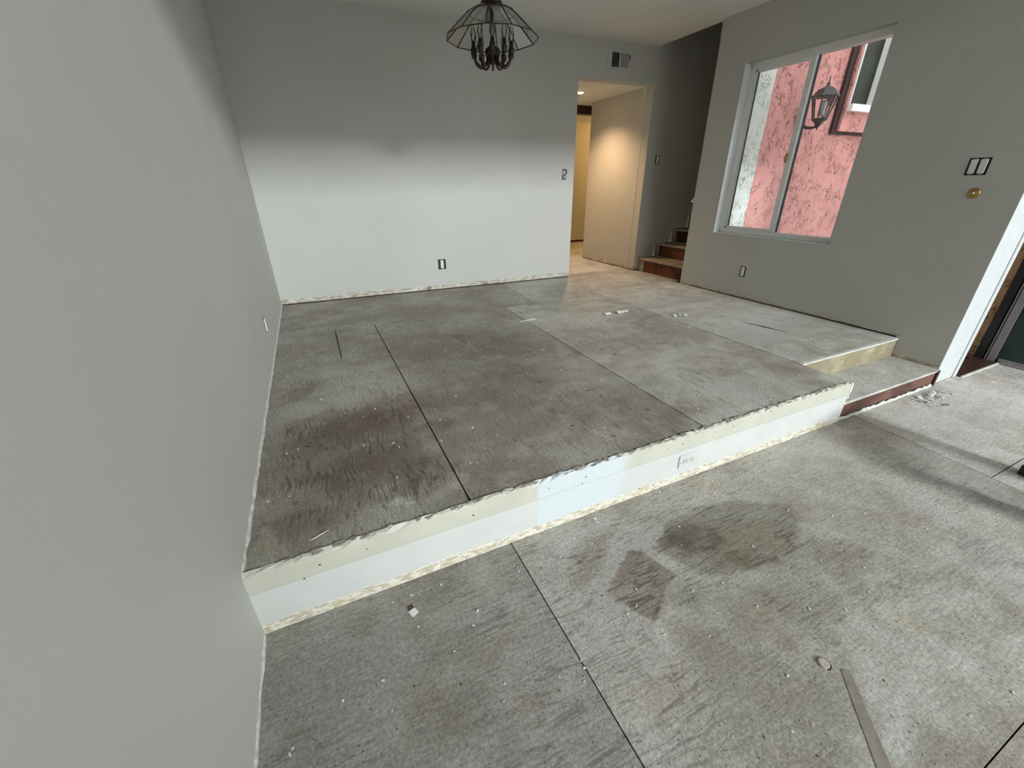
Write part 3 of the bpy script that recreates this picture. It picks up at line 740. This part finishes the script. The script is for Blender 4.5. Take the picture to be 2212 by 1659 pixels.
# ------------------------------------------------------------------ chandelier
CX, CY, CR = 1.615, 1.75, 0.280
RZ = 1.866                                                      # rim height
ch = thing('chandelier', (CX, CY, CZ), label='twelve-sided leaded clear glass chandelier with dark bronze arms over the platform', category='chandelier')
A12 = [2 * PI * k / 12 for k in range(12)]
def ring(r, z): return [Vector((CX + r * math.cos(a), CY + r * math.sin(a), z)) for a in A12]
rim, upr, top_ = ring(CR, RZ), ring(0.142, RZ + 0.120), ring(0.060, RZ + 0.160)
def pane(q):
    n = (q[1] - q[0]).cross(q[3] - q[0]).normalized() * 0.0012
    vs = [p + n for p in q] + [p - n for p in q]
    return G().add(vs, [(0, 1, 2, 3), (7, 6, 5, 4)] + [(i, (i + 1) % 4, 4 + (i + 1) % 4, 4 + i) for i in range(4)])
for k in range(12):
    k2 = (k + 1) % 12
    p = pane([rim[k], rim[k2], upr[k2], upr[k]]).build('glass_panel', M_shade, ch)
    G().tube([rim[k], rim[k2]], 0.0028, 6).build('leading', M_lead, p)
    G().tube([rim[k], upr[k]], 0.0030, 6).build('leading', M_lead, p)
    p2 = pane([upr[k], upr[k2], top_[k2], top_[k]]).build('upper_glass_panel', M_shade, ch)
    G().tube([upr[k], upr[k2]], 0.0022, 6).build('leading', M_lead, p2)
    G().tube([upr[k], top_[k]], 0.0022, 6).build('leading', M_lead, p2)
TC = Matrix.Translation((CX, CY, 0))
M_hub = plain('red_brown_cap', (0.045, 0.016, 0.012), 0.4, metal=0.3)
G().lathe([(0.062, RZ + 0.154), (0.064, RZ + 0.168), (0.052, RZ + 0.186), (0.026, RZ + 0.205), (0.008, RZ + 0.22)], 24, TC).build('cap', M_hub, ch, smooth=True)
G().tube([(CX, CY, RZ + 0.21), (CX, CY, CZ - 0.02)], 0.006, 8).build('stem', M_bronze, ch)
G().lathe([(0.06, CZ), (0.058, CZ - 0.012), (0.02, CZ - 0.03), (0.006, CZ - 0.034)], 20, TC).build('ceiling_canopy', M_bronze, ch, smooth=True)
G().tube([(CX, CY, RZ + 0.165), (CX, CY, RZ - 0.04)], 0.0095, 10).build('centre_rod', plain('grey_rod', (0.16, 0.16, 0.15), 0.4, metal=0.6), ch, smooth=True)
B0 = RZ - 0.050
G().lathe([(0.012, B0 + 0.042), (0.018, B0 + 0.034), (0.020, B0 + 0.016), (0.043, B0 + 0.002), (0.048, B0 - 0.018), (0.044, B0 - 0.034), (0.022, B0 - 0.044), (0.018, B0 - 0.056), (0.023, B0 - 0.064),
           (0.012, B0 - 0.076), (0.006, B0 - 0.082), (0.005, B0 - 0.096), (0.0, B0 - 0.099)], 20, TC).build('body', M_bronze, ch, smooth=True)
AR = 0.120
for k in range(10):
    a = 2 * PI * k / 10 + math.atan2(-1.151 - CY, 0.387 - CX)
    c_, s_ = math.cos(a), math.sin(a)
    def P(r, z): return (CX + r * c_, CY + r * s_, z)
    pts = [P(0.032, B0 - 0.030), P(0.034, B0 - 0.056), P(0.044, B0 - 0.076), P(0.062, B0 - 0.088), P(0.084, B0 - 0.086), P(0.104, B0 - 0.070), P(AR - 0.003, B0 - 0.045), P(AR, B0 - 0.020)]
    am = G().tube(pts, 0.0068, 8).build('arm', M_bronze, ch, smooth=True)
    TA = Matrix.Translation(P(AR, 0))
    G().lathe([(0.008, B0 - 0.040), (0.0165, B0 - 0.034), (0.0175, B0 - 0.006), (0.0135, B0 + 0.0), (0.0110, B0 + 0.003), (0.0110, B0 + 0.029), (0.004, B0 + 0.030)], 12, TA).build('socket', M_lead, am, smooth=True)
    G().lathe([(0.006, B0 + 0.029), (0.011, B0 + 0.040), (0.0165, B0 + 0.058), (0.0155, B0 + 0.072), (0.009, B0 + 0.095), (0.003, B0 + 0.113), (0.0, B0 + 0.116)], 12, TA).build('bulb', M_bulb, am, smooth=True)

# ------------------------------------------------------------------ recessed downlight in the hall and the far room lamp
dl = thing('recessed_downlight', (3.775, 4.09, OPZ), label='small lit recessed downlight in the hall ceiling', category='light')
TD_ = Matrix.Translation((3.775, 4.09, OPZ))
G().lathe([(0.058, 0.0), (0.058, -0.006), (0.043, -0.004), (0.041, 0.0)], 24, TD_).build('trim_ring', M_trim, dl, smooth=True)
G().lathe([(0.040, -0.002), (0.03, -0.012), (0.0, -0.016)], 20, TD_).build('lens', emit('lit_lens', (1.0, 0.80, 0.55), 40), dl, smooth=True)
sd = bpy.data.lights.new('downlight_lamp', 'SPOT')
sd.energy, sd.color, sd.spot_size, sd.spot_blend, sd.shadow_soft_size = 95, (1.0, 0.65, 0.36), math.radians(128), 0.85, 0.035
so = bpy.data.objects.new('downlight_lamp', sd); COL.objects.link(so)
so.location = (3.775, 4.09, OPZ - 0.03); so.parent = dl; so.matrix_parent_inverse = Matrix.Translation(dl.location).inverted()
fr_l = thing('ceiling_lamp', (6.2, 5.6, OPZ), label='warm ceiling lamp in the far room beyond the hall', category='light')
G().lathe([(0.11, OPZ), (0.11, OPZ - 0.015), (0.09, OPZ - 0.04), (0.0, OPZ - 0.055)], 20, Matrix.Translation((6.2, 5.6, 0))).build('dome', emit('lit_dome', (1.0, 0.62, 0.25), 6), fr_l, smooth=True)
pd_ = bpy.data.lights.new('far_room_lamp', 'POINT'); pd_.energy, pd_.color, pd_.shadow_soft_size = 34, (1.0, 0.58, 0.20), 0.1
po = bpy.data.objects.new('far_room_lamp', pd_); COL.objects.link(po); po.location = (6.2, 5.6, OPZ - 0.12)
po.parent = fr_l; po.matrix_parent_inverse = Matrix.Translation(fr_l.location).inverted()

# ------------------------------------------------------------------ air register on the header
vt = thing('air_register', (3.80, 3.40, 2.21), label='white wall air register with dark louvre half above the hall opening', category='vent')
V0, V1, VZ0, VZ1 = 3.655, 3.965, 2.205, 2.365
G(MB).box((V0, -0.006, VZ0), (V1, 0.0, VZ1)).build('face_plate', M_wall, vt, bevel=0.002)
G(MB).box((V0 + 0.052, -0.0068, VZ0 + 0.016), (V0 + 0.152, -0.005, VZ1 - 0.016)).build('duct_opening', M_black, vt)
G(MB).box((V0 + 0.152, -0.014, VZ0 + 0.012), (V0 + 0.162, -0.005, VZ1 - 0.012)).build('divider', M_trim, vt)
G(MB).box((V0 + 0.045, -0.010, VZ0 + 0.012), (V0 + 0.052, -0.005, VZ1 - 0.012)).build('divider', M_trim, vt)
M_lv = plain('louvre_grey', (0.10, 0.10, 0.095), 0.6)
for k in range(5):
    z = VZ0 + 0.028 + k * 0.026
    G(MB).box((V0 + 0.07, -0.0085, z), (V0 + 0.148, -0.0068, z + 0.007)).build('louvre', M_lv, vt)
for k in range(2):
    G(MB).box((V0 + 0.057 + k * 0.009, -0.0090, VZ0 + 0.018), (V0 + 0.060 + k * 0.009, -0.0068, VZ1 - 0.018)).build('louvre', M_lv, vt)
M_lv2 = plain('louvre_wallgrey', (0.33, 0.33, 0.31), 0.6)
for k in range(9):
    s = V0 + 0.168 + k * 0.0125
    G(MB).box((s, -0.0095, VZ0 + 0.018), (s + 0.010, -0.0060, VZ1 - 0.018), None).build('louvre', M_lv2, vt)
G(MB).box((V1 - 0.022, -0.016, VZ0 + 0.085), (V1 - 0.018, -0.006, VZ0 + 0.130)).build('damper_lever', M_lead, vt)

# ------------------------------------------------------------------ bare switches and receptacles
def device(name, M, label, cat, w=0.070, h=0.108, gang=1, kind='outlet', group=None):
    """wall box without its cover plate: dark cut-out, metal yoke, white device"""
    loc = M.translation
    o = thing(name, loc, label=label, category=cat, group=group)
    W = w + (gang - 1) * 0.046
    g = G(M); g.box((-W / 2, -0.0015, -h / 2), (W / 2, 0.001, h / 2)); g.build('box_cutout', M_black, o)
    for i in range(gang):
        x = (i - (gang - 1) / 2) * 0.046
        G(M).box((x - 0.008, -0.003, -h / 2 - 0.002), (x + 0.008, -0.001, h / 2 + 0.002)).build('yoke', M_jamb, o)
        if kind == 'outlet':
            b = G(M).box((x - 0.017, -0.009, -0.042), (x + 0.017, -0.001, 0.042)).build('receptacle', M_plastic, o, bevel=0.002)
            for zc in (0.021, -0.021):
                G(M).box((x - 0.0075, -0.0096, zc - 0.003), (x - 0.005, -0.0088, zc + 0.007)).build('slot', M_black, b)
                G(M).box((x + 0.005, -0.0096, zc - 0.003), (x + 0.0075, -0.0088, zc + 0.007)).build('slot', M_black, b)
                G(M).lathe([(0.0026, 0), (0.0026, 0.0008)], 8, Matrix.Translation((x, -0.0088, zc - 0.009)) @ Matrix.Rotation(PI / 2, 4, 'X')).build('ground_hole', M_black, b)
        elif kind == 'rocker':
            G(M).add([(x - 0.0165, -0.004, -0.040), (x + 0.0165, -0.004, -0.040), (x + 0.0165, -0.011, 0.040), (x - 0.0165, -0.011, 0.040), (x - 0.0165, -0.001, -0.040), (x + 0.0165, -0.001, -0.040), (x + 0.0165, -0.001, 0.040), (x - 0.0165, -0.001, 0.040)],
                     [(0, 1, 2, 3), (4, 7, 6, 5), (0, 4, 5, 1), (1, 5, 6, 2), (2, 6, 7, 3), (3, 7, 4, 0)]).build('rocker', M_plastic, o, bevel=0.0015)
    return o
def MBat(s, z): return MB @ Matrix.Translation((s, 0, z))
# local frames: x right along wall as seen from the room, y into the wall, z up
def MRat(y, z):
    s = (2.48 - y) * 1.00045
    return MR @ Matrix.Translation((s, 0, z))
device('wall_outlet', MBat(1.668, 0.280), 'white receptacle without cover plate low on the lit back wall', 'outlet', 0.088, 0.108)
device('wall_outlet', MRat(1.71, 0.262), 'white receptacle without cover plate below the side window', 'outlet', 0.062, 0.100)
device('light_switch', MBat(4.505, 1.340), 'single white rocker switch without cover plate on the dark stair wall', 'switch', 0.062, 0.096, 1, 'rocker')
device('light_switch', MRat(0.268, 1.150), 'pair of white rocker switches without cover plate near the front door', 'switch', 0.058, 0.098, 2, 'rocker')
ML = Matrix.Translation((0, 1.97, 0.238)) @ Matrix.Rotation(PI / 2, 4, 'Z')
o = device('wall_outlet', ML, 'white receptacle standing proud of the left wall', 'outlet', 0.05, 0.10)
# open box with loose wires beside the hall opening
MX = MBat(3.182, 1.172)
ob = thing('switch_box', MX.translation, label='open electrical box with loose wires beside the hall opening', category='switch')
G(MX).box((-0.030, -0.001, -0.055), (0.030, 0.001, 0.055)).build('box_interior', plain('grey_box', (0.36, 0.36, 0.35), 0.7), ob)
for pts in ([(-0.02, -0.002, 0.05), (0.0, -0.012, 0.056), (0.026, -0.01, 0.045), (0.032, -0.008, 0.02), (0.02, -0.01, 0.0), (-0.01, -0.012, -0.004), (-0.026, -0.004, -0.01)],
            [(-0.026, -0.004, -0.012), (-0.012, -0.010, -0.03), (0.0, -0.006, -0.05)]):
    G(MX).tube(pts, 0.0032, 6).build('wire', M_black, ob, smooth=True)
for (x, z) in ((-0.024, -0.045), (0.022, -0.044), (0.02, 0.048), (-0.022, 0.047)):
    G(MX).box((x - 0.004, -0.003, z - 0.009), (x + 0.004, 0.0, z + 0.009)).build('tab', M_black, ob)
# covered receptacle on the platform face, turned on its side
MP = Matrix.Translation((1.852, -0.014, -0.143))
ro = thing('wall_outlet', MP.translation, label='white covered receptacle lying sideways on the low platform face', category='outlet')
G(MP).box((-0.060, -0.006, -0.036), (0.060, 0.0, 0.036)).build('cover_plate', M_casing, ro, bevel=0.002)
pl = G(MP).box((-0.036, -0.0085, -0.0165), (0.036, -0.006, 0.0165)).build('receptacle', plain('ivory_plastic', (0.58, 0.57, 0.51), 0.35, mottle=0.02), ro, bevel=0.001)
for xc in (-0.017, 0.019):
    G(MP).box((xc - 0.003, -0.0090, 0.005), (xc + 0.007, -0.0083, 0.0072)).build('slot', M_black, pl)
    G(MP).box((xc - 0.003, -0.0090, -0.0072), (xc + 0.007, -0.0083, -0.005)).build('slot', M_black, pl)
    G(MP).lathe([(0.0026, 0), (0.0026, 0.0008)], 8, Matrix.Translation((xc - 0.009, -0.0083, 0)) @ Matrix.Rotation(PI / 2, 4, 'X')).build('ground_hole', M_black, pl)
for xc in (-0.05, 0.05):
    G(MP).lathe([(0.003, 0), (0.003, 0.0008)], 8, Matrix.Translation((xc, -0.006, 0)) @ Matrix.Rotation(PI / 2, 4, 'X')).build('screw', M_jamb, ro)
# round brass plate under the pair of switches
MD = MRat(0.232, 0.997)
bd = thing('brass_plate', MD.translation, label='round brass wall plate with a small button below the two rocker switches', category='plate')
RD = MD @ Matrix.Rotation(PI / 2, 4, 'X')
G().lathe([(0.031, 0.0), (0.031, 0.004), (0.026, 0.008), (0.012, 0.009)], 28, RD).build('disc', M_brass, bd, smooth=True)
G().lathe([(0.006, 0.008), (0.006, 0.013), (0.0, 0.015)], 12, RD).build('button', M_plastic, bd, smooth=True)

# ------------------------------------------------------------------ litter on the floors
def scrap(name, x, y, z, poly, th, mat, rot=0.0, tilt=0.0, **kw):
    M = Matrix.Translation((x, y, z)) @ Matrix.Rotation(rot, 4, 'Z') @ Matrix.Rotation(tilt, 4, 'X')
    return G(M).prism(poly, 0.0006, th).build(name, mat, **kw)
def pos2(p): return p
sq = [(-0.014, -0.013), (0.012, -0.014), (0.014, 0.012), (-0.011, 0.014)]
x, y = (0.464, -0.147)
ps = thing('paper_scrap', (x, y, ZL), label='torn white paper square lying on the lower floor near the platform', category='paper')
scrap('sheet', x, y, ZL, sq, 0.0022, M_paper, 0.5).parent = ps
ps.children[0].matrix_parent_inverse = Matrix.Translation(ps.location).inverted()
c2 = scrap('brown_corner', x - 0.004, y + 0.020, ZL, [(-0.012, -0.006), (0.008, -0.008), (0.010, 0.008), (-0.008, 0.012)], 0.003, M_brown, 0.4); c2.parent = ps
c2.matrix_parent_inverse = Matrix.Translation(ps.location).inverted()
x, y = (0.222, 0.066)
G().tube([(x - 0.035, y - 0.004, 0.002), (x - 0.015, y - 0.003, 0.003), (x + 0.01, y + 0.004, 0.006), (x + 0.03, y + 0.016, 0.003)], [0.001, 0.002, 0.002, 0.0008], 6).build('paper_curl', M_paper, smooth=True, label='thin curled white sliver near the left front of the platform', category='debris')
x, y = (1.980, 1.962)
G().box((-0.085, -0.006, 0.0005), (0.085, 0.006, 0.004), Matrix.Translation((x, y, 0)) @ Matrix.Rotation(0.12, 4, 'Z')).build('plaster_stick', M_debris, label='straight white splinter lying across a plywood joint', category='debris')
x, y = (2.785, 1.799)
pf = thing('plaster_flakes', (x, y, 0), label='torn grey and white drywall paper heap in the middle of the platform', category='debris')
for dx, dy, r0, sx in ((-0.07, 0.0, 0.3, 1.6), (0.0, 0.015, 0.0, 1.8), (0.08, 0.0, -0.2, 1.7), (0.13, -0.01, 0.5, 1.0), (0.03, -0.03, 0.9, 0.9)):
    q = [(-0.03 * sx, -0.014), (0.0, -0.02), (0.03 * sx, -0.010), (0.022 * sx, 0.012), (-0.02 * sx, 0.016)]
    f_ = G(Matrix.Translation((x + dx, y + dy, 0.001)) @ Matrix.Rotation(r0, 4, 'Z') @ Matrix.Rotation(0.25, 4, 'X')).prism(q, 0.006, 0.010).build('flake', M_paper if dx != 0.0 else M_jamb, pf)
x, y = (3.263, 1.475)
pf2 = thing('plaster_flakes', (x, y, 0), label='small white plaster flakes on the pale patch of the platform', category='debris')
for dx, dy, r0 in ((-0.05, 0.01, 0.3), (0.0, 0.0, 1.0), (0.045, -0.02, 0.2)):
    G(Matrix.Translation((x + dx, y + dy, 0.001)) @ Matrix.Rotation(r0, 4, 'Z') @ Matrix.Rotation(0.2, 4, 'X')).prism([(-0.03, -0.01), (0.02, -0.014), (0.03, 0.006), (-0.01, 0.014)], 0.004, 0.007).build('flake', M_paper, pf2)
# long splinters torn from the sheet by the window wall
x0, y0 = (3.590, 1.109)
x1, y1 = (3.669, 0.754)
G().add([(x0, y0, 0.0015), ((x0 + x1) / 2 - 0.006, (y0 + y1) / 2, 0.002), (x1, y1, 0.0015), ((x0 + x1) / 2 + 0.014, (y0 + y1) / 2 + 0.01, 0.0022), (x0, y0, -0.001), ((x0 + x1) / 2 - 0.006, (y0 + y1) / 2, -0.001), (x1, y1, -0.001), ((x0 + x1) / 2 + 0.014, (y0 + y1) / 2 + 0.01, -0.001)],
        [(0, 1, 2, 3), (0, 4, 5, 1), (1, 5, 6, 2), (2, 6, 7, 3), (3, 7, 4, 0)]).build('torn_groove', M_gap, fl_up)
# knot plug and flat strip on the lower floor
x, y = (1.569, -0.858)
kp = thing('knot_plug', (x, y, ZL), label='round half-lifted plywood knot plug at the bottom right of the lower floor', category='plug')
G(Matrix.Translation((x, y, ZL)) @ Matrix.Rotation(0.10, 4, 'X')).lathe([(0.0165, 0.0005), (0.0165, 0.004), (0.012, 0.0055), (0.0, 0.005)], 20).build('disc', plain('plug_wood', srgb(168, 160, 148), 0.6), kp, smooth=False)
arc = [(x + 0.018 * math.cos(a), y + 0.018 * math.sin(a), ZL + 0.0015) for a in [(-1.9 + 0.2 * i) for i in range(13)]]
G().tube(arc, 0.0022, 6).build('crescent_gap', M_sub, kp)
p0, p1, p2, p3 = (1.599, -0.889), (1.620, -0.904), (1.462, -1.086), (1.429, -1.070)
ext = 0.35
def e_(a, b): return (b[0] + (b[0] - a[0]) * ext, b[1] + (b[1] - a[1]) * ext)
G().prism([p0, e_(p0, p3), e_(p1, p2), p1], ZL + 0.0003, ZL + 0.0016).build('floor_strip', plain('dull_strip', srgb(138, 129, 119), 0.85, mottle=0.15, scale=30), label='long narrow dull brown strip stuck to the lower floor below the knot plug', category='strip')
# crumbs large enough to pick out
def crumb_mesh(seed):
    r = random.Random(seed)
    bm = bmesh.new(); bmesh.ops.create_icosphere(bm, subdivisions=1, radius=1)
    for v in bm.verts:
        v.co *= r.uniform(0.6, 1.25); v.co.z = v.co.z * 0.5 + 0.45
    me = bpy.data.meshes.new('plaster_crumb'); bm.to_mesh(me); bm.free(); me.materials.append(M_debris); return me
cm = [crumb_mesh(i) for i in range(4)]
crumbs = [
    ((1.947, 0.140), 0, 'white plaster crumb on the platform beside the joint near the front edge'),
    ((1.295, 1.100), 0, 'white plaster crumb in the dark olive stain in the middle of the platform'),
    ((0.397, 2.150), 0, 'white plaster crumb beside the short saw cut on the platform'),
    ((0.733, 0.646), 0, 'white plaster crumb by the left joint of the platform plywood'),
    ((1.463, 0.149), 0, 'white plaster crumb near the platform edge above the sideways outlet'),
    ((2.396, 1.753), 0, 'white plaster crumb left of the torn drywall paper heap'),
    ((4.122, 1.059), 0, 'white plaster crumb on the platform close to the window wall'),
    ((2.259, 0.644), 0, 'white plaster crumb on the grey sheet right of the middle joint'),
    ((0.175, 1.275), 0, 'white plaster crumb on the small dark patch near the left wall'),
    ((0.377, 0.922), 0, 'white plaster crumb on the brown grain at the left of the platform'),
    ((0.897, -0.554), 1, 'white plaster crumb on the long joint of the lower floor'),
    ((0.687, -0.035), 1, 'white plaster crumb at the foot of the platform face'),
    ((0.218, -0.333), 1, 'white plaster chip on the dark lower floor left of the joint'),
    ((0.087, -0.395), 1, 'white plaster crumb at the bottom left corner by the left wall'),
    ((2.485, -0.421), 1, 'white plaster crumb on the lower floor between platform face and stool shadow'),
    ((0.636, -0.281), 1, 'white plaster crumb on the lower floor right of the paper scrap'),
    ((1.558, -0.641), 1, 'white plaster crumb below the dark round stain of the lower floor'),
    ((1.312, -0.929), 1, 'white plaster crumb left of the long dull floor strip'),
    ((2.189, -0.981), 1, 'white plaster crumb at the right of the lower floor beyond the strip'),
    ((1.435, -0.833), 1, 'white plaster crumb left of the round knot plug'),
]
for i, ((x, y), low, lab) in enumerate(crumbs):
    o = bpy.data.objects.new('plaster_crumb', cm[i % 4]); COL.objects.link(o)
    q = rnd.uniform(0.0032, 0.0055)
    o.location = (x, y, ZL if low else 0.0); o.scale = (q * rnd.uniform(0.8, 1.6), q, q * 0.8); o.rotation_euler.z = rnd.uniform(0, 6.28)
    tag(o, lab, 'debris', 'plaster crumbs on the lower floor' if low else 'plaster crumbs on the platform')
# rubble pile of paint flakes at the foot of the entry step
r_ = random.Random(5)
vs, fs = [], []
rub = G()
for i in range(70):
    x = 4.02 + r_.gauss(0, 0.10); y = -0.06 - abs(r_.gauss(0, 0.05)); l = r_.uniform(0.006, 0.022)
    M = Matrix.Translation((x, y, ZL + 0.001 + r_.uniform(0, 0.008))) @ Euler((r_.uniform(-0.6, 0.6), r_.uniform(-0.6, 0.6), r_.uniform(0, 6))).to_matrix().to_4x4()
    rub.box((-l, -l * 0.4, 0), (l, l * 0.4, 0.0015), M)
rub.build('paint_flakes', M_debris, label='scatter of white paint flakes at the foot of the entry step by the door', category='debris', kind='stuff')
# fine dust crumbs, staples and grit too small to pick apart
for z, (xa, xb, ya, yb), n, nm, lab in ((0.0, (0.05, 4.2, 0.05, 3.4), 420, 'floor_grit', 'fine white grit and staples scattered over the platform plywood'), (ZL, (0.03, 3.6, -1.5, -0.03), 210, 'floor_grit', 'fine white grit scattered over the lower plywood floor')):
    gg = G(); r_ = random.Random(int(n))
    for i in range(n):
        x, y = r_.uniform(xa, xb), r_.uniform(ya, yb)
        if (z == 0.0 and x > 3.1 and y < 0.34) or (z < 0 and x > 2.85 and y < -0.6): continue
        l = r_.uniform(0.0012, 0.0045)
        gg.box((-l * r_.uniform(0.6, 1.8), -l * 0.6, 0), (l, l * 0.6, l * 0.7), Matrix.Translation((x, y, z + 0.0003)) @ Matrix.Rotation(r_.uniform(0, 6.28), 4, 'Z'))
    gg.build(nm, M_debris, label=lab, category='debris', kind='stuff')
# lifted staples / half-moon dents on the platform
arcs = [(1.761, 1.653), (2.082, 1.280), (2.135, 1.092), (2.168, 0.975), (1.816, 0.251), (1.661, 0.584), (1.465, 0.796), (1.696, 0.490), (1.498, 0.128), (1.373, 0.293), (1.025, 0.708), (0.185, 0.667), (0.437, 0.494)]
for i, (x, y) in enumerate(arcs):
    a0 = rnd.uniform(-0.4, 0.6); rr = rnd.uniform(0.010, 0.016)
    G().tube([(x + rr * math.cos(a0 + 0.25 * k), y + rr * math.sin(a0 + 0.25 * k) * 0.8, 0.0008) for k in range(10)], [0.0006 + 0.0016 * math.sin(PI * k / 9) for k in range(10)], 5).build('hammer_dent', M_gap, fl_up)

# low step stool standing just right of the picture; only one black foot shows
ld = thing('step_stool', (3.25, -0.85, ZL), label='black rubber foot of a low stool at the right edge of the lower floor', category='stool')
M_lad = plain('stool_leg', (0.10, 0.10, 0.105), 0.5, metal=0.3)
for (x, y) in ((3.425, -0.725), (3.04, -0.93)):
    G().box((x - 0.03, y - 0.055, ZL + 0.05), (x + 0.03, y - 0.005, 0.12)).build('leg', M_lad, ld)
    G().box((x - 0.035, y - 0.08, ZL + 0.0005), (x + 0.035, y + 0.02, ZL + 0.055)).build('foot', M_black, ld, bevel=0.006)
    G().box((x - 0.03, y - 0.42, ZL + 0.0005), (x + 0.03, y - 0.37, 0.12)).build('leg', M_lad, ld)
G().prism([(2.99, -1.38), (3.475, -1.16), (3.475, -0.72), (2.99, -0.92)], 0.12, 0.15).build('top_board', M_lad, ld, bevel=0.004)

# nail heads and drill holes in the lower plywood, and a caulk drip by the platform
for (x, y) in ((1.521, -0.058), (1.093, -0.375), (1.067, -0.350), (2.078, -0.778), (2.094, -0.814), (1.680, -0.963), (1.232, -0.905), (1.320, -0.991), (0.747, -0.508), (0.794, -0.575), (0.345, -0.468), (0.413, -0.382), (0.539, -0.436), (2.075, -0.992)):
    rr = rnd.uniform(0.002, 0.0038)
    G().lathe([(rr, -0.001), (rr, 0.0007), (rr * 0.5, 0.0009)], 8, Matrix.Translation((x, y, ZL))).build('nail_hole', M_hole, fl_lo)
x, y = (1.289, -0.051)
cd = thing('caulk_drip', (x, y, ZL), label='thin white caulk drip on the lower floor below the pale blue patch', category='debris')
G().tube([(x - 0.006, y + 0.03, ZL + 0.001), (x - 0.004, y + 0.01, ZL + 0.0015), (x + 0.0, y - 0.012, ZL + 0.0015), (x + 0.006, y - 0.026, ZL + 0.001)], [0.001, 0.0016, 0.0014, 0.002], 6).build('string', M_paper, cd, smooth=True)
G().lathe([(0.006, 0.0003), (0.006, 0.0012), (0.003, 0.002), (0.0, 0.0022)], 12, Matrix.Translation((x + 0.006, y + 0.004, ZL))).build('blob', M_paper, cd, smooth=True)
